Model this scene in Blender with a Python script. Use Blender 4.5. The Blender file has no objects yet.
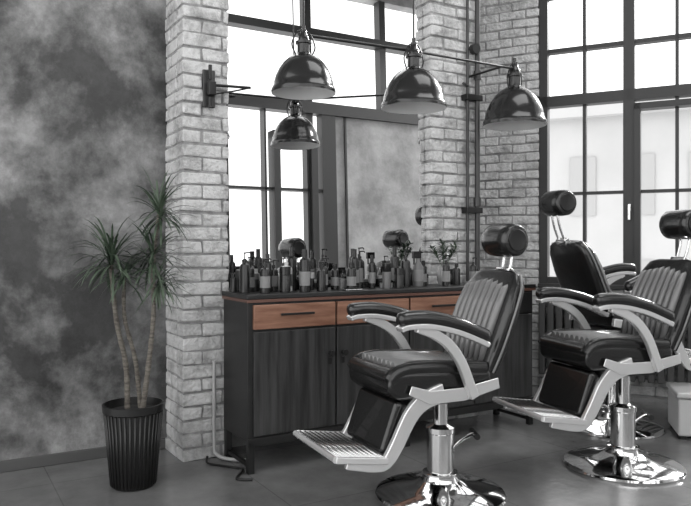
import bpy, bmesh, math, random
from mathutils import Matrix, Vector
random.seed(7)
S=bpy.context.scene
S.view_settings.view_transform='Standard'
S.view_settings.exposure=0.0
col=S.collection
R=math.radians
# ---------------- frames ----------------
AA=math.atan2(.508,.862)
FA=Matrix.Translation((-.699,3.998,0))@Matrix.Rotation(AA,4,'Z')   # x=u along mirror wall, y=-v
FB=Matrix.Translation((1.67,6.0,0))@Matrix.Rotation(math.atan2(-.4509,.8926),4,'Z')
H=5.4
# ---------------- materials ----------------
def mat(name,c,rough=.5,metal=0,c2=None,scale=5,bump=0,bscale=None,stretch=(1,1,1),lo=.35,hi=.65,detail=6,coat=0,emit=0,dist=0,nr=.6):
    m=bpy.data.materials.new(name);m.use_nodes=True
    n=m.node_tree.nodes;l=m.node_tree.links;b=n['Principled BSDF']
    f=lambda x:(x,x,x,1) if not hasattr(x,'__len__') else (*x,1)
    b.inputs['Base Color'].default_value=f(c);b.inputs['Roughness'].default_value=rough;b.inputs['Metallic'].default_value=metal
    b.inputs['Coat Weight'].default_value=coat
    if c2 is not None or bump:
        tc=n.new('ShaderNodeTexCoord');mp=n.new('ShaderNodeMapping');mp.inputs['Scale'].default_value=stretch
        l.new(tc.outputs['Object'],mp.inputs['Vector'])
    if c2 is not None:
        t=n.new('ShaderNodeTexNoise');t.inputs['Scale'].default_value=scale;t.inputs['Detail'].default_value=detail;t.inputs['Roughness'].default_value=nr;t.inputs['Distortion'].default_value=dist
        r=n.new('ShaderNodeValToRGB');r.color_ramp.elements[0].position=lo;r.color_ramp.elements[1].position=hi
        r.color_ramp.elements[0].color=f(c);r.color_ramp.elements[1].color=f(c2)
        l.new(mp.outputs[0],t.inputs['Vector']);l.new(t.outputs[0],r.inputs[0]);l.new(r.outputs[0],b.inputs['Base Color'])
    if bump:
        t2=n.new('ShaderNodeTexNoise');t2.inputs['Scale'].default_value=bscale or scale*4;t2.inputs['Detail'].default_value=8
        bp=n.new('ShaderNodeBump');bp.inputs['Strength'].default_value=bump;bp.inputs['Distance'].default_value=.02
        l.new(mp.outputs[0],t2.inputs['Vector']);l.new(t2.outputs[0],bp.inputs['Height']);l.new(bp.outputs[0],b.inputs['Normal'])
    return m
def add_layer(m,scale,lo,hi,dark,stretch=(1,1,1),nr=.7,loc=(3,1,2)):
    n=m.node_tree.nodes;l=m.node_tree.links;b=n['Principled BSDF']
    tc=n.new('ShaderNodeTexCoord');mp=n.new('ShaderNodeMapping');mp.inputs['Scale'].default_value=stretch;mp.inputs['Location'].default_value=loc
    t=n.new('ShaderNodeTexNoise');t.inputs['Scale'].default_value=scale;t.inputs['Detail'].default_value=12;t.inputs['Roughness'].default_value=nr
    r=n.new('ShaderNodeValToRGB');r.color_ramp.elements[0].position=lo;r.color_ramp.elements[1].position=hi
    r.color_ramp.elements[0].color=(dark,dark,dark,1);r.color_ramp.elements[1].color=(1,1,1,1)
    l.new(tc.outputs['Object'],mp.inputs[0]);l.new(mp.outputs[0],t.inputs['Vector']);l.new(t.outputs[0],r.inputs[0])
    mx=n.new('ShaderNodeMixRGB');mx.blend_type='MULTIPLY';mx.inputs[0].default_value=1
    src=b.inputs['Base Color'].links[0].from_socket
    l.new(src,mx.inputs[1]);l.new(r.outputs[0],mx.inputs[2]);l.new(mx.outputs[0],b.inputs['Base Color'])
M_plaster=mat('plaster',.055,.42,0,.46,1.25,.16,14,lo=.42,hi=.63,detail=12,dist=.15,nr=.62)
add_layer(M_plaster,3.4,.38,.56,.5,(1,1,.8),.75)
add_layer(M_plaster,22,.35,.6,.75,(1,1,1),.8,(0,5,0))
M_plaster2=mat('plaster_light',.20,.7,0,.44,1.5,.2,12,nr=.68,detail=10)
M_brick=mat('white_brick',.26,.6,0,.62,5,.9,38,lo=.34,hi=.54,nr=.72,detail=10)
M_mortar=mat('mortar',.22,.8,0,.38,20)
M_frame=mat('dark_frame',.03,.45)
M_base=mat('baseboard',.09,.5)
M_ceil=mat('ceiling',.26,.8)
M_mirror=mat('mirror_glass',.80,.0,1)
M_black=mat('cabinet_black',.010,.4,0,.018,8)
M_door=mat('dark_wood',.012,.38,0,.05,2.5,.1,20,stretch=(9,9,.6))
M_wood=mat('brown_wood',(.17,.075,.045),.42,0,(.31,.165,.11),3,.05,20,stretch=(1.2,8,9))
M_edge=mat('top_edge',(.12,.06,.045),.4)
M_metalblk=mat('black_metal',.02,.35,.4)
M_leather=mat('black_leather',.009,.24,0,coat=.3,bump=.08,bscale=90)
M_rib=mat('ribbed_leather',.17,.25,0,coat=.5)
M_groove=mat('rib_groove',.01,.5)
M_alu=mat('brushed_aluminium',.62,.25,1)
M_white=mat('polished_frame',.82,.2,.65,coat=.3)
M_chrome=mat('chrome',.72,.07,1)
M_shade=mat('lamp_shade',.026,.2,.4,coat=.3)
M_shadein=mat('lamp_inner',.6,.5)
M_bulb=mat('bulb',.8,.3)
M_pot=mat('pot_black',.013,.35)
M_soil=mat('soil',.03,.95)
M_trunk=mat('trunk',(.08,.07,.06),.8,0,(.19,.175,.15),20,.6,60,stretch=(1,1,4))
M_leaf=mat('leaf',(.03,.048,.03),.4,0,(.10,.135,.095),6)
M_pipe=mat('pipe',.06,.4,.5)
M_pipew=mat('pipe_white',.4,.4)
M_rad=mat('radiator',.07,.5)
M_box=mat('white_box',.6,.4)
M_bb=[mat('bottle_black',.012,.25),mat('bottle_grey',.12,.3),mat('bottle_white',.62,.35),mat('label',.22,.5)]
M_glassy=mat('vase_glass',.3,.1,0,coat=.6)
# floor
def floor_mat():
    m=mat('concrete_tiles',.10,.2,0,.22,1.6,.05,25,lo=.3,hi=.7,detail=10,nr=.68)
    n=m.node_tree.nodes;l=m.node_tree.links;b=n['Principled BSDF']
    tc=n.new('ShaderNodeTexCoord')
    br=n.new('ShaderNodeTexBrick');br.offset=0;br.inputs['Scale'].default_value=1
    br.inputs['Brick Width'].default_value=.9;br.inputs['Row Height'].default_value=.9;br.inputs['Mortar Size'].default_value=.003
    br.inputs['Color1'].default_value=(1,1,1,1);br.inputs['Color2'].default_value=(.95,.95,.95,1);br.inputs['Mortar'].default_value=(.68,.68,.68,1)
    l.new(tc.outputs['Object'],br.inputs['Vector'])
    mx=n.new('ShaderNodeMixRGB');mx.blend_type='MULTIPLY';mx.inputs[0].default_value=1
    src=b.inputs['Base Color'].links[0].from_socket
    l.new(src,mx.inputs[1]);l.new(br.outputs[0],mx.inputs[2]);l.new(mx.outputs[0],b.inputs['Base Color'])
    return m
M_floor=floor_mat()
# ---------------- helpers ----------------
def empty(name,M=Matrix.Identity(4)):
    o=bpy.data.objects.new(name,None);o.empty_display_size=.1;col.objects.link(o);o.matrix_world=M;return o
def put(name,bm,m,parent=None,M=None,smooth=False,bevel=0,seg=3):
    me=bpy.data.meshes.new(name);bmesh.ops.recalc_face_normals(bm,faces=bm.faces);bm.to_mesh(me);bm.free()
    for x in (m if isinstance(m,list) else [m]): me.materials.append(x)
    if smooth: 
        for p in me.polygons:p.use_smooth=True
    o=bpy.data.objects.new(name,me);col.objects.link(o)
    if parent: o.parent=parent
    if M is not None:
        if parent:o.matrix_local=M
        else:o.matrix_world=M
    if bevel:
        b=o.modifiers.new('b','BEVEL');b.width=bevel;b.segments=seg;b.limit_method='ANGLE';b.angle_limit=R(40)
        for p in me.polygons:p.use_smooth=True
        w=o.modifiers.new('w','WEIGHTED_NORMAL');w.keep_sharp=True
    return o
def addbox(bm,x0,x1,y0,y1,z0,z1,mi=0,j=0):
    vs=[bm.verts.new((x+random.uniform(-j,j),y+random.uniform(-j,j),z+random.uniform(-j,j))) for x in (x0,x1) for y in (y0,y1) for z in (z0,z1)]
    fs=[(0,1,3,2),(4,6,7,5),(0,4,5,1),(2,3,7,6),(0,2,6,4),(1,5,7,3)]
    out=[]
    for f in fs:
        q=bm.faces.new([vs[i] for i in f]);q.material_index=mi;out.append(q)
    return out
def box(name,x0,x1,y0,y1,z0,z1,m,parent=None,M=None,bevel=0,seg=3):
    bm=bmesh.new();addbox(bm,x0,x1,y0,y1,z0,z1);return put(name,bm,m,parent,M,bevel=bevel,seg=seg)
def addlathe(bm,prof,seg=40,cx=0,cy=0,cz=0,mi=0):
    rings=[]
    for r,z in prof:
        if r<1e-5: rings.append([bm.verts.new((cx,cy,cz+z))])
        else: rings.append([bm.verts.new((cx+r*math.cos(2*math.pi*i/seg),cy+r*math.sin(2*math.pi*i/seg),cz+z)) for i in range(seg)])
    for a,b in zip(rings,rings[1:]):
        for i in range(seg):
            k=(i+1)%seg
            if len(a)==1 and len(b)==1: break
            if len(a)==1: f=bm.faces.new((a[0],b[i],b[k]))
            elif len(b)==1: f=bm.faces.new((a[i],b[0],a[k]))
            else: f=bm.faces.new((a[i],b[i],b[k],a[k]))
            f.material_index=mi;f.smooth=True
def autosm(o,ang=35):
    me=o.data;bm=bmesh.new();bm.from_mesh(me)
    for e in bm.edges:
        if len(e.link_faces)==2 and e.calc_face_angle(0)>R(ang): e.smooth=False
    for f in bm.faces:f.smooth=True
    bm.to_mesh(me);bm.free()
def lathe(name,prof,m,parent=None,M=None,seg=48):
    bm=bmesh.new();addlathe(bm,prof,seg);o=put(name,bm,m,parent,M);autosm(o);return o
def addtube(bm,pts,r,seg=12,mi=0,caps=True):
    pts=[Vector(p) for p in pts];rs=r if hasattr(r,'__len__') else [r]*len(pts)
    rings=[];up=Vector((0,0,1))
    prev=None
    for i,p in enumerate(pts):
        t=(pts[min(i+1,len(pts)-1)]-pts[max(i-1,0)]).normalized()
        if prev is None:
            a=t.cross(up)
            if a.length<.05:a=t.cross(Vector((1,0,0)))
        else: a=prev-t*prev.dot(t)
        a.normalize();b=t.cross(a).normalized();prev=a
        rings.append([bm.verts.new(p+a*rs[i]*math.cos(2*math.pi*k/seg)+b*rs[i]*math.sin(2*math.pi*k/seg)) for k in range(seg)])
    for A,B in zip(rings,rings[1:]):
        for i in range(seg):
            f=bm.faces.new((A[i],A[(i+1)%seg],B[(i+1)%seg],B[i]));f.smooth=True;f.material_index=mi
    if caps:
        f=bm.faces.new(rings[0]);f.material_index=mi;f=bm.faces.new(rings[-1]);f.material_index=mi
def tube(name,pts,r,m,parent=None,M=None,seg=14):
    bm=bmesh.new();addtube(bm,pts,r,seg);o=put(name,bm,m,parent,M);autosm(o,50);return o
def smoothpts(pts,n=6):
    P=[Vector(p) for p in pts];out=[]
    for i in range(len(P)-1):
        p0=P[max(i-1,0)];p1=P[i];p2=P[i+1];p3=P[min(i+2,len(P)-1)]
        for k in range(n):
            t=k/n
            out.append(.5*((2*p1)+(-p0+p2)*t+(2*p0-5*p1+4*p2-p3)*t*t+(-p0+3*p1-3*p2+p3)*t**3))
    out.append(P[-1]);return out
def extr(name,poly,y0,y1,m,parent=None,M=None,bevel=0):
    bm=bmesh.new();a=[bm.verts.new((x,y0,z)) for x,z in poly];b=[bm.verts.new((x,y1,z)) for x,z in poly]
    bm.faces.new(a);bm.faces.new(b[::-1]);n=len(poly)
    for i in range(n): bm.faces.new((a[i],b[i],b[(i+1)%n],a[(i+1)%n]))
    return put(name,bm,m,parent,M,bevel=bevel)
def ribbon(name,path,w,y0,y1,m,parent=None,M=None,bevel=.006):
    P=[Vector((x,z)) for x,z in path];L=[];Rr=[]
    ws=w if hasattr(w,'__len__') else [w]*len(P)
    for i,p in enumerate(P):
        t=(P[min(i+1,len(P)-1)]-P[max(i-1,0)]).normalized();n=Vector((-t.y,t.x))
        L.append(tuple(p+n*ws[i]/2));Rr.append(tuple(p-n*ws[i]/2))
    return extr(name,L+Rr[::-1],y0,y1,m,parent,M,bevel)
def brickrow_boxes(bm,x0,x1,y0,y1,z0,z1,off,L=.235,g=.011):
    x=x0-off*L
    while x<x1-.005:
        a=max(x,x0);b=min(x+L-g,x1)
        if b-a>.03: 
            addbox(bm,a,b,y0+random.uniform(-.010,.006),y1,z0,z1,0,.005)
        x+=L
def bevelall(bm,w=.009):
    bmesh.ops.bevel(bm,geom=list(bm.edges),offset=w,segments=2,affect='EDGES',profile=.6)
def brick_column(name,M,x0,x1,depth,z1,left=True):
    bm=bmesh.new();p=.077;n=int(z1/p);g=.011
    for i in range(n):
        brickrow_boxes(bm,x0,x1,0,.11,i*p,(i+1)*p-g,.5 if i%2 else .0)
        if left:
            y=.11+g
            while y<depth-.02:
                e=min(y+(.11 if (i%2 and y<.15) else .21),depth)
                addbox(bm,x0+random.uniform(-.003,.004),x0+.1,y,e,i*p,(i+1)*p-g,0,.0035);y=e+g
    bevelall(bm)
    addbox(bm,x0+.009,x1-.009,.010,depth,0,z1,1)
    return put(name,bm,[M_brick,M_mortar],None,M,smooth=False)
# ---------------- room shell ----------------
box('wall_left',-3.6,-.2,.33,.53,0,H,M_plaster,None,FA)
box('baseboard_left',-3.6,-.235,.312,.33,0,.06,M_base,None,FA,bevel=.004)
box('wall_mirror_side',-.2,1.9,.14,.53,0,H,M_plaster2,None,FA)
brick_column('wall_brick_column',FA,-.231,.037,.33,H)
brick_column('wall_brick_column.001',FA@Matrix.Translation((1.476,0,0)),0,.42,.14,H)
box('wall_alcove',-.02,1.15,0,.15,0,H,M_plaster2,None,FA@Matrix.Translation((1.88,.4,0))@Matrix.Rotation(math.atan2(.92,.67),4,'Z'))
bm=bmesh.new();p=.077
for i in range(int(H/p)):
    brickrow_boxes(bm,-.95,-.02,0,.11,i*p,(i+1)*p-.011,.5*(i%2))
    if (i+1)*p<.86: brickrow_boxes(bm,-.02,4.5,0,.11,i*p,(i+1)*p-.011,.5*(i%2)+.1)
bevelall(bm)
addbox(bm,-.95,-.03,.01,.3,0,H,1);addbox(bm,-.03,4.5,.01,.3,0,.85,1);addbox(bm,-.03,4.5,.02,.3,4.9,H,1)
put('wall_right',bm,[M_brick,M_mortar],None,FB)
box('trim_sill',-.02,4.5,-.06,.12,.84,.875,M_frame,None,FB,bevel=.005)
# window B
bm=bmesh.new();y0,y1=.03,.10
def fr(a,b,c,d,dy=0): addbox(bm,a,b,y0-dy,y1,c,d)
fr(-.02,.05,.875,4.9,.03);fr(-.02,4.5,.875,.93,.02)
fr(-.02,4.5,2.37,2.46,.03);fr(-.02,4.5,3.30,3.36,.01);fr(-.02,4.5,4.85,4.9)
for k in range(6):
    s=.65+.745*k
    fr(s,s+.085,.875,4.9,.03)
fr(-.02,4.5,2.83,2.865);fr(-.02,4.5,3.9,3.93);fr(-.02,4.5,1.62,1.645)
for k in range(6):
    c=.345+.745*k if k==0 else .37+.745*k-.07
    fr(c-.013,c+.013,.9,4.9)
for k in (1,3):
    a=.735+.745*(k-1);b=a+.66
    fr(a,a+.045,.93,2.34,.05);fr(b-.045,b,.93,2.34,.05);fr(a,b,2.29,2.34,.05);fr(a,b,.93,.98,.05)
put('window_1',bm,M_frame,None,FB)
hd=empty('window_handle',FB@Matrix.Translation((.70,-.02,1.5)))
box('rose',-.012,.012,-.02,.02,-.03,.03,M_alu,hd,bevel=.003)
box('lever',-.01,.01,-.045,-.03,-.10,.02,M_alu,hd,bevel=.003)
box('stem',-.006,.006,-.035,0,-.006,.006,M_alu,hd)
# radiator
bm=bmesh.new()
for k in range(34): addbox(bm,.0+k*.07,.052+k*.07,-.13,-.04,.12,.74)
addbox(bm,0,2.35,-.10,-.06,.14,.18);addbox(bm,0,2.35,-.10,-.06,.68,.72);addbox(bm,.05,.09,-.11,-.05,0,.14);addbox(bm,2.2,2.24,-.11,-.05,0,.14)
put('radiator',bm,M_rad,None,FB,bevel=.01,seg=2)
# opposite wall (seen in mirror)
V=-5.2
bm=bmesh.new()
addbox(bm,-3.6,3.75,V-.2,V,0,.9);addbox(bm,3.75,7.2,V-.2,V,0,3.4);addbox(bm,-3.6,7.2,V-.2,V,5.25,H)
put('wall_opposite',bm,M_plaster2,None,FA)
bm=bmesh.new()
def f2(a,b,c,d,e=0): addbox(bm,a,b,V-.12,V+.03+e,c,d)
f2(-3.6,7.2,3.35,3.52,.03);f2(-3.6,7.2,4.5,4.62,.02);f2(-3.6,3.75,.9,1.0)
for k in range(9):
    f2(-3.3+1.32*k,-3.19+1.32*k,3.4,5.25)
    if -3.3+1.32*k<3.7:
        f2(-3.3+1.32*k,-3.19+1.32*k,.9,3.4);f2(-2.65+1.32*k,-2.62+1.32*k,.9,3.4)
f2(3.55,3.78,.9,3.4,.02);f2(-3.6,3.75,2.2,2.24)
a,b=2.75,3.45
f2(a,a+.1,.9,3.05,.06);f2(b-.1,b,.9,3.05,.06);f2(a,b,2.95,3.05,.06)
put('window_2',bm,M_frame,None,FA)
# floor / ceiling
def B(s,v=0): 
    w=FB@Vector((s,v,0));return FA.inverted()@w
bm=bmesh.new();b0=B(-.95,.1);b1=B(4.5,.1)
pts=[(-3.6,.5),(1.9,.5),(b0.x,b0.y),(b1.x,b1.y),(7.2,V),(-3.6,V)]
bm.faces.new([bm.verts.new((x,y,0)) for x,y in pts]);put('floor',bm,M_floor,None,FA)
bm=bmesh.new();bm.faces.new([bm.verts.new((x,y,H)) for x,y in pts]);put('ceiling',bm,M_ceil,None,FA)
# mirror
mr=empty('wall_mirror',FA@Matrix.Translation((.75,.05,.96))@Matrix.Rotation(R(-1.2),4,'X'))
box('glass',-.70,.722,-.004,.0,0,2.34,M_mirror,mr)
box('backing',-.705,.724,.001,.018,-.01,2.35,M_frame,mr)
# ---------------- cabinet ----------------
cb=empty('barber_cabinet',FA@Matrix.Translation((0,-.38,0)))
L=2.05;D=.36
box('countertop',-.012,L+.01,-.012,D,.915,.94,M_black,cb,bevel=.004)
box('countertop_edge',-.010,L+.008,-.010,D,.898,.914,M_edge,cb)
box('carcass',0,L,.012,D,.165,.897,M_black,cb,bevel=.003)
box('plinth_rail',-.002,L,.0,.03,.14,.185,M_metalblk,cb,bevel=.003)
W=.49
for i in range(4):
    a=.03+i*.503
    box('drawer_%d'%(i+1),a,a+W,-.006,.02,.755,.885,M_wood if i<3 else M_black,cb,bevel=.004)
    box('door_%d'%(i+1),a,a+W,-.004,.02,.195,.742,M_door,cb,bevel=.004)
    c=a+W/2
    bm=bmesh.new();addbox(bm,c-.1,c+.1,-.034,-.022,.825,.837);addbox(bm,c-.09,c-.08,-.03,-.005,.826,.836);addbox(bm,c+.08,c+.09,-.03,-.005,.826,.836)
    put('drawer_handle_%d'%(i+1),bm,M_metalblk,cb,bevel=.002)
    kx=a+W-.035 if i%2==0 else a+.035
    Mk=Matrix.Translation((kx,-.006,.60))@Matrix.Rotation(R(90),4,'X')
    lathe('door_knob_%d'%(i+1),[(.0,0),(.012,0),(.008,.01),(.008,.018),(.017,.022),(.017,.032),(0,.036)],M_metalblk,cb,Mk,24)
    box('keyplate_%d'%(i+1),kx-.008,kx+.008,-.010,-.004,.54,.575,M_metalblk,cb)
for i,x in enumerate((.0,1.0,2.01)):
    for k,y in enumerate((.0,.32)):
        box('leg_%d%d'%(i,k),x,x+.035,y,y+.035,0,.165,M_metalblk,cb,bevel=.003)
    box('foot_rail_%d'%i,x+.008,x+.027,.03,.33,.03,.05,M_metalblk,cb)
# ---------------- bottles ----------------
def bottle(bm,x,y,z,h,r,kind,mi,cap=0):
    if kind=='pump':
        addlathe(bm,[(0,0),(r,0),(r,h*.62),(r*.85,h*.68),(r*.35,h*.72),(r*.35,h*.82),(r*.12,h*.82),(r*.12,h*.95),(0,h*.95)],18,x,y,z,mi)
        addtube(bm,[(x-r*.2,y,z+h*.96),(x+r*1.1,y,z+h*.97),(x+r*1.3,y,z+h*.93)],.004,8,cap)
    elif kind=='tall':
        addlathe(bm,[(0,0),(r,0),(r,h*.7),(r*.9,h*.76),(r*.5,h*.8),(r*.5,h),(0,h)],18,x,y,z,mi)
    elif kind=='jar':
        addlathe(bm,[(0,0),(r,0),(r,h*.65),(r*.95,h*.68)],18,x,y,z,mi);addlathe(bm,[(r*.95,h*.66),(r*1.03,h*.68),(r*1.03,h),(0,h)],18,x,y,z,cap)
    elif kind=='spray':
        addlathe(bm,[(0,0),(r,0),(r,h*.55),(r*.4,h*.7),(r*.4,h*.8),(0,h*.8)],18,x,y,z,mi)
        addbox(bm,x-r*1.2,x+r*.6,y-.009,y+.009,z+h*.8,z+h,cap);addbox(bm,x-r*1.0,x-r*.8,y-.005,y+.005,z+h*.62,z+h*.8,cap)
    if kind in('pump','tall','spray') and h>.14 and random.random()<.65:
        addlathe(bm,[(r*1.01,h*.15),(r*1.02,h*.15),(r*1.02,h*.48),(r*1.01,h*.48)],18,x,y,z,3 if mi!=2 else 1)
items=[(.045,.2,.225,.027,'pump',0,0),(.10,.13,.17,.03,'tall',0,0),(.07,.07,.12,.024,'jar',0,0),(.18,.2,.21,.023,'tall',0,1),(.145,.10,.10,.028,'jar',0,1),
(.235,.16,.18,.026,'pump',0,0),(.215,.07,.085,.03,'jar',0,2),(.295,.2,.20,.034,'pump',2,0),(.345,.17,.245,.027,'tall',0,0),(.29,.08,.12,.022,'tall',2,0),(.41,.22,.185,.026,'tall',0,0),(.40,.1,.11,.024,'pump',0,0),
(.46,.16,.10,.03,'jar',0,2),(.535,.2,.19,.025,'pump',0,0),(.56,.12,.12,.026,'jar',0,1),(.61,.2,.15,.024,'tall',0,0),(.745,.2,.235,.024,'tall',0,0),(.80,.16,.25,.026,'pump',0,0),
(.855,.22,.20,.02,'tall',0,0),(.87,.1,.05,.032,'jar',0,1),(.97,.2,.045,.04,'jar',2,0),(1.045,.18,.245,.028,'tall',0,0),(1.115,.2,.235,.03,'pump',0,0),(1.16,.12,.12,.022,'jar',0,0),(1.21,.2,.22,.034,'spray',1,0),(1.28,.16,.16,.024,'tall',0,1),(1.33,.1,.07,.03,'jar',1,0),
(.36,.30,.235,.03,'tall',0,0),(.13,.28,.19,.028,'pump',0,0),(.25,.28,.14,.03,'jar',0,0),(.47,.29,.17,.026,'pump',0,0),(.68,.27,.16,.028,'tall',0,0),(.93,.1,.10,.024,'tall',0,0),(.92,.28,.15,.026,'jar',1,0),(1.01,.28,.12,.03,'jar',0,0),
(.50,.08,.06,.028,'jar',0,0),(.76,.09,.07,.026,'jar',2,0),(1.0,.08,.05,.03,'jar',0,0),(1.10,.07,.09,.02,'tall',2,0),(1.52,.2,.14,.024,'tall',0,0),(1.56,.12,.10,.026,'jar',0,0),(1.37,.28,.20,.024,'pump',0,0),(.66,.2,.06,.035,'jar',1,1),
(.35,.07,.08,.024,'jar',2,1),(.455,.07,.075,.018,'tall',1,0),(.56,.05,.05,.024,'jar',1,2),(.81,.06,.06,.022,'jar',1,0),(.93,.05,.045,.022,'jar',0,2),(1.20,.06,.06,.024,'jar',0,2),(1.26,.07,.10,.018,'tall',0,0),(.02,.10,.10,.018,'tall',0,0),(1.66,.2,.18,.024,'pump',0,0),(1.72,.14,.10,.03,'jar',1,0)]
bt=empty('grooming_bottles',FA@Matrix.Translation((0,-.38,.9405)))
for i,(u,v,h,r,k,mi,cp) in enumerate(items):
    bm=bmesh.new();bottle(bm,0,0,0,h,r,k,mi,cp);o=put('%s_bottle_%d'%(k,i+1),bm,M_bb,bt,Matrix.Translation((u,.38-v-.02,0)));autosm(o)
box('tray',.60,.71,.25-.0,.30,0,.008,M_alu,bt,Matrix.Translation((0,-.24,0)),bevel=.003)
box('comb',.61,.70,.262,.282,.009,.014,M_black,bt,Matrix.Translation((0,-.24,0)))
# potted sprig on cabinet
def leafmesh(bm,base,az,el,L,w,droop,n=6,mi=0):
    d=Vector((math.cos(az)*math.cos(el),math.sin(az)*math.cos(el),math.sin(el)));side=Vector((-math.sin(az),math.cos(az),0))
    p=Vector(base);pr=None
    for i in range(n+1):
        t=i/n;ww=w*(.45+1.1*t)*(1-t)**.55 if t<1 else 0.0004
        ww=max(ww,.0005)
        c=Vector(p);a=bm.verts.new(c-side*ww+Vector((0,0,ww*.35)));m_=bm.verts.new(c);b=bm.verts.new(c+side*ww+Vector((0,0,ww*.35)))
        if pr:
            f=bm.faces.new((pr[0],a,m_,pr[1]));f.smooth=True;f=bm.faces.new((pr[1],m_,b,pr[2]));f.smooth=True
        pr=(a,m_,b)
        p=p+d*(L/n);d=(d+Vector((0,0,-droop/n*(.4+1.4*t)))).normalized()
vs=empty('potted_sprig',FA@Matrix.Translation((1.43,-.2,.9405)))
lathe('vase',[(0,0),(.03,0),(.042,.03),(.045,.07),(.035,.105),(.035,.12),(.031,.12),(.031,.10),(0,.10)],M_glassy,vs)
bm=bmesh.new()
for s in range(11):
    az=random.uniform(0,6.28);tp=Vector((math.cos(az)*.08,math.sin(az)*.08,.14+random.uniform(.06,.17)))
    pp_=smoothpts([(0,0,.1),tuple(tp*.6+Vector((0,0,.05))),tuple(tp)],4);addtube(bm,pp_,.0015,5)
    for q in pp_[3:]:
        for _ in range(3): leafmesh(bm,q,random.uniform(0,6.28),random.uniform(-.2,1),.04,.009,.4,3)
put('leaves',bm,M_leaf,vs)
# ---------------- lamps ----------------
def lamp(name,u,v,ztop,sc,cable,hz=1.0):
    hh=.385*hz
    e=empty(name,FA@Matrix.Translation((u,-v,ztop-hh)))
    P=[(.182,0),(.184,.012),(.179,.03),(.173,.036),(.168,.065),(.157,.10),(.140,.135),(.117,.168),(.088,.195),(.058,.213),(.038,.223),(.036,.235),(.036,.275),(.046,.278),(.046,.290),(.032,.295),(.030,.318),(.018,.335),(.018,.36),(.011,.365),(.011,.385),(0,.385)]
    lathe('shade',[(r*sc,z*hz) for r,z in P],M_shade,e)
    P2=[(.182,0.0),(.17,.03),(.16,.065),(.149,.098),(.132,.13),(.11,.158),(.08,.18),(0,.19)]
    lathe('shade_inner',[(r*sc,z*hz+.001) for r,z in P2],M_shadein,e)
    lathe('bulb',[(0,.05),(.025,.06),(.035,.09),(.025,.13),(.018,.16),(.018,.19),(0,.19)],M_bulb,e,None,24)
    tube('yoke',smoothpts([(-.05*sc,0,.215*hz),(-.065,0,.27*hz),(-.035,0,.34*hz),(0,0,.348*hz),(.035,0,.34*hz),(.065,0,.27*hz),(.05*sc,0,.215*hz)],4),.004,M_metalblk,e,None,8)
    if cable: tube('cable',[(0,0,.37*hz),(0,0,H-(ztop-hh))],.005,M_metalblk,e,None,8)
    return e
lamp('pendant_lamp',.179,.66,2.30,.88,True,.89)
lamp('pendant_lamp',.857,.66,2.335,.98,True)
lamp('pendant_lamp',1.953,.30,2.455,1.15,False,1.18)
rl=empty('lamp_rail',FA@Matrix.Translation((.179,-.66,2.265)))
tube('rail_bar',[(.0,.045,0),(.678,.045,.015)],.008,M_metalblk,rl,None,10)
tube('rail_bar_outer',[(.678,.045,.015),(1.774,.36,.12)],.008,M_metalblk,rl,None,10)
lathe('rail_joint',[(0,-.02),(.016,-.02),(.016,.02),(0,.02)],M_metalblk,rl,Matrix.Translation((.678,.045,.015)),16)
for i,(x,z) in enumerate(((.0,0),(.678,.015))): tube('clip_%d'%i,[(x,.045,z),(x,0,z)],.010,M_metalblk,rl,None,10)
tube('wall_arm',[(1.62,.315,.105),(1.62,.66,.105)],.008,M_metalblk,rl,None,10)
# ---------------- pipes on column 2 ----------------
pp=empty('wall_pipes',FA@Matrix.Translation((1.80,-.045,0)))
tube('pipe_main',[(0.05,0,.95),(0.05,0,H)],.018,M_pipe,pp)
tube('pipe_thin',[(-.03,0.01,.95),(-.03,.01,H)],.011,M_pipe,pp)
for i,z in enumerate((1.44,2.22,3.1)):
    box('clamp_%d'%i,-.06,.08,-.025,.045,z-.02,z+.02,M_metalblk,pp,bevel=.004)
for z in (1.5,2.38): lathe('joint_%d'%int(z*10),[(.018,-.03),(.027,-.03),(.027,.03),(.018,.03)],M_pipe,pp,Matrix.Translation((.05,0,z)),20)
tube('valve',[(-.03,.01,2.3),(-.10,-.03,2.3)],.01,M_metalblk,pp)
lathe('gauge',[(0,-.02),(.035,-.02),(.035,.02),(0,.02)],M_metalblk,pp,Matrix.Translation((.0,-.03,2.55))@Matrix.Rotation(R(90),4,'X'),24)
# bracket on column 1
wb=empty('wall_bracket',FA@Matrix.Translation((-.07,0,2.07)))
box('plate',-.05,.02,-.02,0,-.10,.11,M_pipe,wb,bevel=.004)
box('body',-.035,.01,-.07,-.02,-.04,.04,M_metalblk,wb,bevel=.008)
tube('arm',[(0,-.05,.02),(.22,-.05,.03)],.008,M_metalblk,wb)
tube('arm_lower',[(0,-.05,-.03),(.12,-.05,.0),(.22,-.05,.03)],.005,M_metalblk,wb)
tube('knob',[(-.02,-.05,.05),(-.02,-.05,.13)],.010,M_metalblk,wb)
tube('knob_low',[(-.02,-.05,-.05),(-.02,-.05,-.10)],.012,M_metalblk,wb)
# conduit near floor
tube('floor_conduit',smoothpts([(-.06,-.03,.55),(-.06,-.03,.1),(-.05,-.05,.03),(.0,-.12,.015),(.1,-.2,.015)],6),.010,M_pipew,None,FA)
tube('power_cable',smoothpts([(-.1,-.03,.02),(-.12,-.10,.008),(-.06,-.2,.008),(0,-.3,.008),(-.08,-.42,.008),(-.02,-.48,.008)],8),.007,M_metalblk,None,FA)
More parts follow.
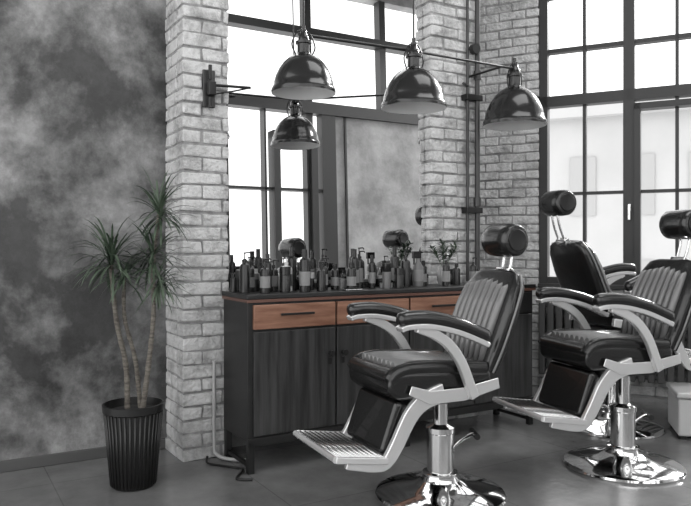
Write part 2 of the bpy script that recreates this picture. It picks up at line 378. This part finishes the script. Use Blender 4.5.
# ---------------- barber chair ----------------
def chair(loc,deg,Rz=0,hr=0):
    e=empty('barber_chair',Matrix.Translation(loc)@Matrix.Rotation(R(deg),4,'Z'))
    lathe('base_disc',[(0,0),(.31,0),(.312,.010),(.306,.020),(.28,.030),(.20,.046),(.13,.062),(.095,.08),(.085,.10),(.085,.115),(.07,.12),(0,.12)],M_chrome,e,None,72)
    lathe('hydraulic_cylinder',[(.064,.1),(.064,.30),(.070,.305),(.070,.33),(.045,.34),(.036,.345),(.036,.46+Rz),(0,.46+Rz)],M_chrome,e)
    tube('pump_lever',smoothpts([(.05,.0,.14),(.16,.12,.18),(.30,.2,.2),(.36,.22,.2)],5),.010,M_chrome,e)
    tube('pump_pedal',[(.33,.16,.2),(.38,.28,.2)],.016,M_leather,e)
    up=empty('upper',Matrix.Identity(4));up.parent=e;up.matrix_local=Matrix.Translation((0,0,Rz))@Matrix.Diagonal((1,.86,1,1))
    box('seat_carrier',-.24,.12,-.14,.14,.44,.49,M_metalblk,up,bevel=.01)
    prof=[(.15,.50),(.15,.60),(-.30,.625),(-.36,.62),(-.395,.585),(-.39,.53),(-.35,.50),(-.2,.495)]
    extr('seat_body',prof,-.245,.245,M_leather,up,bevel=.03)
    for s in(-1,1):
        tube('seat_bolster_%s'%('l' if s<0 else 'r'),smoothpts([(.12,s*.215,.605),(-.2,s*.215,.63),(-.33,s*.215,.622),(-.38,s*.215,.58)],5),.034,M_leather,up)
    tube('seat_front_roll',[(-.365,-.215,.60),(-.365,.215,.60)],.036,M_leather,up,None,18)
    bm=bmesh.new();n=8
    for k in range(n):
        y=-.170+.34*k/(n-1);addtube(bm,[(.11,y,.616),(-.1,y,.635),(-.34,y,.640)],.0195,12)
    addbox(bm,-.34,.11,-.19,.19,.60,.628,1)
    put('seat_ribs',bm,[M_rib,M_groove],up)
    # backrest
    Bk=empty('back_pivot');Bk.parent=up;Bk.matrix_local=Matrix.Translation((.115,0,.60))@Matrix.Rotation(R(23),4,'Y')
    bm=bmesh.new()
    lv=[(0,.235,.07),(.12,.25,.085),(.30,.25,.085),(.42,.235,.075),(.48,.20,.06),(.50,.15,.04)]
    rings=[]
    for z,w,t in lv:
        ring=[]
        for k in range(24):
            a=2*math.pi*k/24;cx=math.cos(a);sy=math.sin(a)
            x=.045+math.copysign(abs(cx)**.5,cx)*t*.62;y=math.copysign(abs(sy)**.45,sy)*w
            ring.append(bm.verts.new((x,y,z)))
        rings.append(ring)
    for A,Bq in zip(rings,rings[1:]):
        for i in range(24): bm.faces.new((A[i],A[(i+1)%24],Bq[(i+1)%24],Bq[i]))
    bm.faces.new(rings[0]);bm.faces.new(rings[-1])
    put('backrest',bm,M_leather,Bk,Matrix.Identity(4),smooth=True,bevel=.012)
    bm=bmesh.new()
    for k in range(8):
        y=-.178+.356*k/7;top=.455-.03*abs(k-3.5)/3.5
        addtube(bm,[(.010,y*.93,.02),(-.012,y,.13),(-.012,y,.30),(-.004,y*.97,top-.03),(.018,y*.95,top)],[.017,.0205,.0205,.019,.010],12)
    put('back_ribs',bm,M_rib,Bk)
    for s in(-1,1):
        tube('back_piping_%d'%s,smoothpts([(.045,s*.238,0),(.045,s*.254,.12),(.045,s*.254,.30),(.045,s*.238,.42),(.045,s*.19,.49)],5),.006,M_rib,Bk,None,8)
    for s in(-1,1): tube('headrest_bar_%d'%s,smoothpts([(.07,s*.035,.40),(.075,s*.035,.52+hr*.7),(.055,s*.035,.60+hr)],4),.008,M_chrome,Bk,None,10)
    box('headrest_bracket',.05,.09,-.06,.06,.49,.53,M_chrome,Bk,bevel=.008)
    Hm=Matrix.Translation((.010,0,.640+hr))@Matrix.Rotation(R(90),4,'X')
    lathe('headrest',[(0,-.118),(.045,-.120),(.070,-.114),(.080,-.10),(.083,-.05),(.083,.05),(.080,.10),(.070,.114),(.045,.120),(0,.118)],M_leather,Bk,Hm)
    for s in(-1,1): lathe('headrest_button_%d'%s,[(.05,0),(.054,s*.003),(.05,s*.006),(.03,s*.003),(0,s*.003)],M_metalblk,Bk,Hm@Matrix.Translation((0,0,s*.119)))
    # arms
    for s,nm in((-1,'near'),(1,'far')):
        y=s*.29
        pad=smoothpts([(-.37,y,.845),(-.33,y,.858),(-.22,y,.856),(-.08,y,.825),(.05,y,.775),(.10,y,.75)],5)
        bm=bmesh.new();n=len(pad)
        addtube(bm,pad,[.016+.018*min(1,min(i,n-1-i)/3) for i in range(n)],16)
        for v_ in bm.verts: v_.co.y=y+(v_.co.y-y)*1.25
        put('arm_pad_'+nm,bm,M_leather,up,smooth=True)
        und=[(p.x,p.z-.034) for p in pad[1:-2]]
        ribbon('arm_rail_'+nm,und,.024,y-.034,y+.034,M_white,up)
        sp=smoothpts([(-.28,0,.82),(-.19,0,.785),(-.11,0,.73),(-.05,0,.65),(-.01,0,.56),(.02,0,.49)],5)
        ribbon('arm_support_'+nm,[(p.x,p.z) for p in sp],[.045]*len(sp),y-.018,y+.018,M_white,up)
        ribbon('side_rail_'+nm,[(.17,.54),(-.02,.505),(-.20,.505),(-.30,.545)],[.05,.06,.06,.04],s*.252-.012,s*.252+.02*s,M_white,up)
        st=smoothpts([(-.12,0,.52),(-.22,0,.49),(-.29,0,.43),(-.36,0,.31),(-.41,0,.245),(-.47,0,.235),(-.60,0,.26)],5)
        nn=len(st);ribbon('leg_strut_'+nm,[(p.x,p.z) for p in st],[.085-.045*(i/(nn-1)) for i in range(nn)],s*.248-.016,s*.248+.016,M_white,up)
    Cm=Matrix.Translation((-.355,0,.375))@Matrix.Rotation(R(20),4,'Y')
    box('calf_pad',-.03,.03,-.215,.215,-.12,.12,M_leather,up,Cm,bevel=.025)
    Fm=Matrix.Translation((-.53,0,.272))@Matrix.Rotation(R(8),4,'Y')
    box('foot_plate',-.12,.12,-.275,.275,-.012,.004,M_metalblk,up,Fm,bevel=.004)
    bm=bmesh.new()
    for k in range(9): addtube(bm,[(-.105+.026*k,-.265,.006),(-.105+.026*k,.265,.006)],.0085,8)
    put('foot_plate_ribs',bm,M_alu,up,Fm)
    tube('foot_plate_nose',[(-.125,-.27,.0),(-.125,.27,.0)],.014,M_white,up,Fm)
    for s in(-1,1): box('foot_plate_edge_%d'%s,-.125,.12,s*.272-.008,s*.272+.008,-.014,.014,M_white,up,Fm,bevel=.004)
    return e
chair((.455,3.38,0),25,.025,.015)
chair((1.505,3.82,0),18,.07,.065)
chair((1.755,4.62,0),197,.18,.11)
# low white box
wbx=empty('storage_box',Matrix.Translation((2.29,4.46,0))@Matrix.Rotation(R(-15),4,'Z'))
box('body',-.2,.2,-.18,.18,.02,.25,M_box,wbx,bevel=.015);box('lid',-.21,.21,-.19,.19,.255,.29,M_box,wbx,bevel=.012)
for i,(x,y) in enumerate(((-.17,-.15),(.17,-.15),(-.17,.15),(.17,.15))): box('foot_%d'%i,x-.02,x+.02,y-.02,y+.02,0,.02,M_metalblk,wbx)
# ---------------- plant ----------------
pl=empty('potted_dracaena',Matrix.Translation((-1.06,3.52,0)))
lathe('pot',[(0,0),(.100,0),(.106,.01),(.138,.37),(.148,.375),(.150,.41),(.140,.412),(.134,.36),(0,.36)],M_pot,pl)
bm=bmesh.new()
for k in range(36):
    a=2*math.pi*k/36;c,s=math.cos(a),math.sin(a)
    addtube(bm,[(c*.107,s*.107,.012),(c*.139,s*.139,.37)],.006,6)
put('pot_ribs',bm,M_pot,pl)
lathe('soil',[(0,.385),(.06,.38),(.137,.372)],M_soil,pl)
def stem(n,pts,r0,r1):
    P=smoothpts(pts,6);k=len(P);tube(n,P,[r0+(r1-r0)*i/(k-1)+.0012*math.sin(i*2.3) for i in range(k)],M_trunk,pl,None,12)
stem('trunk_1',[(-.03,0,.37),(-.045,.02,.6),(-.085,0,.82),(-.11,-.01,1.10)],.014,.011)
stem('trunk_2',[(.03,.02,.37),(.0,.03,.62),(-.055,.03,.84),(-.06,.05,1.05)],.012,.009)
stem('trunk_3',[(.05,-.02,.37),(.08,-.02,.6),(.10,.0,.85),(.10,0,1.12),(.13,0,1.37)],.014,.009)
bm=bmesh.new()
def rosette(c,n,L,lo=-.5):
    for i in range(n):
        leafmesh(bm,(c[0]+random.uniform(-.01,.01),c[1]+random.uniform(-.01,.01),c[2]+random.uniform(-.05,.03)),random.uniform(0,6.28),random.uniform(lo,1.35),L*random.uniform(.7,1.1),.0085,random.uniform(.7,1.7),7)
rosette((-.11,-.01,1.13),80,.24,-.6);rosette((-.06,.05,1.05),45,.2,-.7)
rosette((.13,0,1.36),60,.21);rosette((.10,0,1.14),60,.22,-.9);rosette((.12,.03,1.02),50,.21,-.9)
put('leaves',bm,M_leaf,pl)
# ---------------- exterior ----------------
M_bld=mat('facade',.38,.8,0,.44,.5);M_bw=mat('facade_window',.34,.3)
bm=bmesh.new();addbox(bm,-6,14,0,3,-6,4.0)
for i in range(18):
    for k in range(4):
        x=-5.6+i*1.1;z=-4.5+k*2.1
        addbox(bm,x,x+.5,-.03,.1,z,z+1.2,1)
addbox(bm,-6,14,-.25,.2,3.8,4.05,0)
put('neighbour_building',bm,[M_bld,M_bw],None,FB@Matrix.Translation((0,9,0)))
# ---------------- world / lights ----------------
w=bpy.data.worlds.new('World');S.world=w;w.use_nodes=True
bg=w.node_tree.nodes['Background'];bg.inputs[0].default_value=(1,1,1,1);bg.inputs[1].default_value=2.35
sd=bpy.data.lights.new('sun','SUN');sd.energy=5;sd.angle=R(12);so=bpy.data.objects.new('sun',sd);col.objects.link(so)
so.rotation_euler=Vector((-.75,-.75,-.55)).to_track_quat('-Z','Y').to_euler()
ad=bpy.data.lights.new('added_fill_light','AREA');ad.shape='RECTANGLE';ad.size=3.0;ad.size_y=2.0;ad.energy=80;ao=bpy.data.objects.new('added_fill_light',ad);col.objects.link(ao)  # unseen softbox fill added under the ceiling to brighten floor, seats and ledges
ao.matrix_world=FA@Matrix.Translation((2.0,-2.2,5.3))
# ---------------- camera ----------------
cd=bpy.data.cameras.new('camera');cd.lens=704/691*36;cd.sensor_width=36;cd.shift_y=-8/691
co=bpy.data.objects.new('camera',cd);col.objects.link(co);co.location=(0,0,1.2);co.rotation_euler=(R(90),0,0);S.camera=co
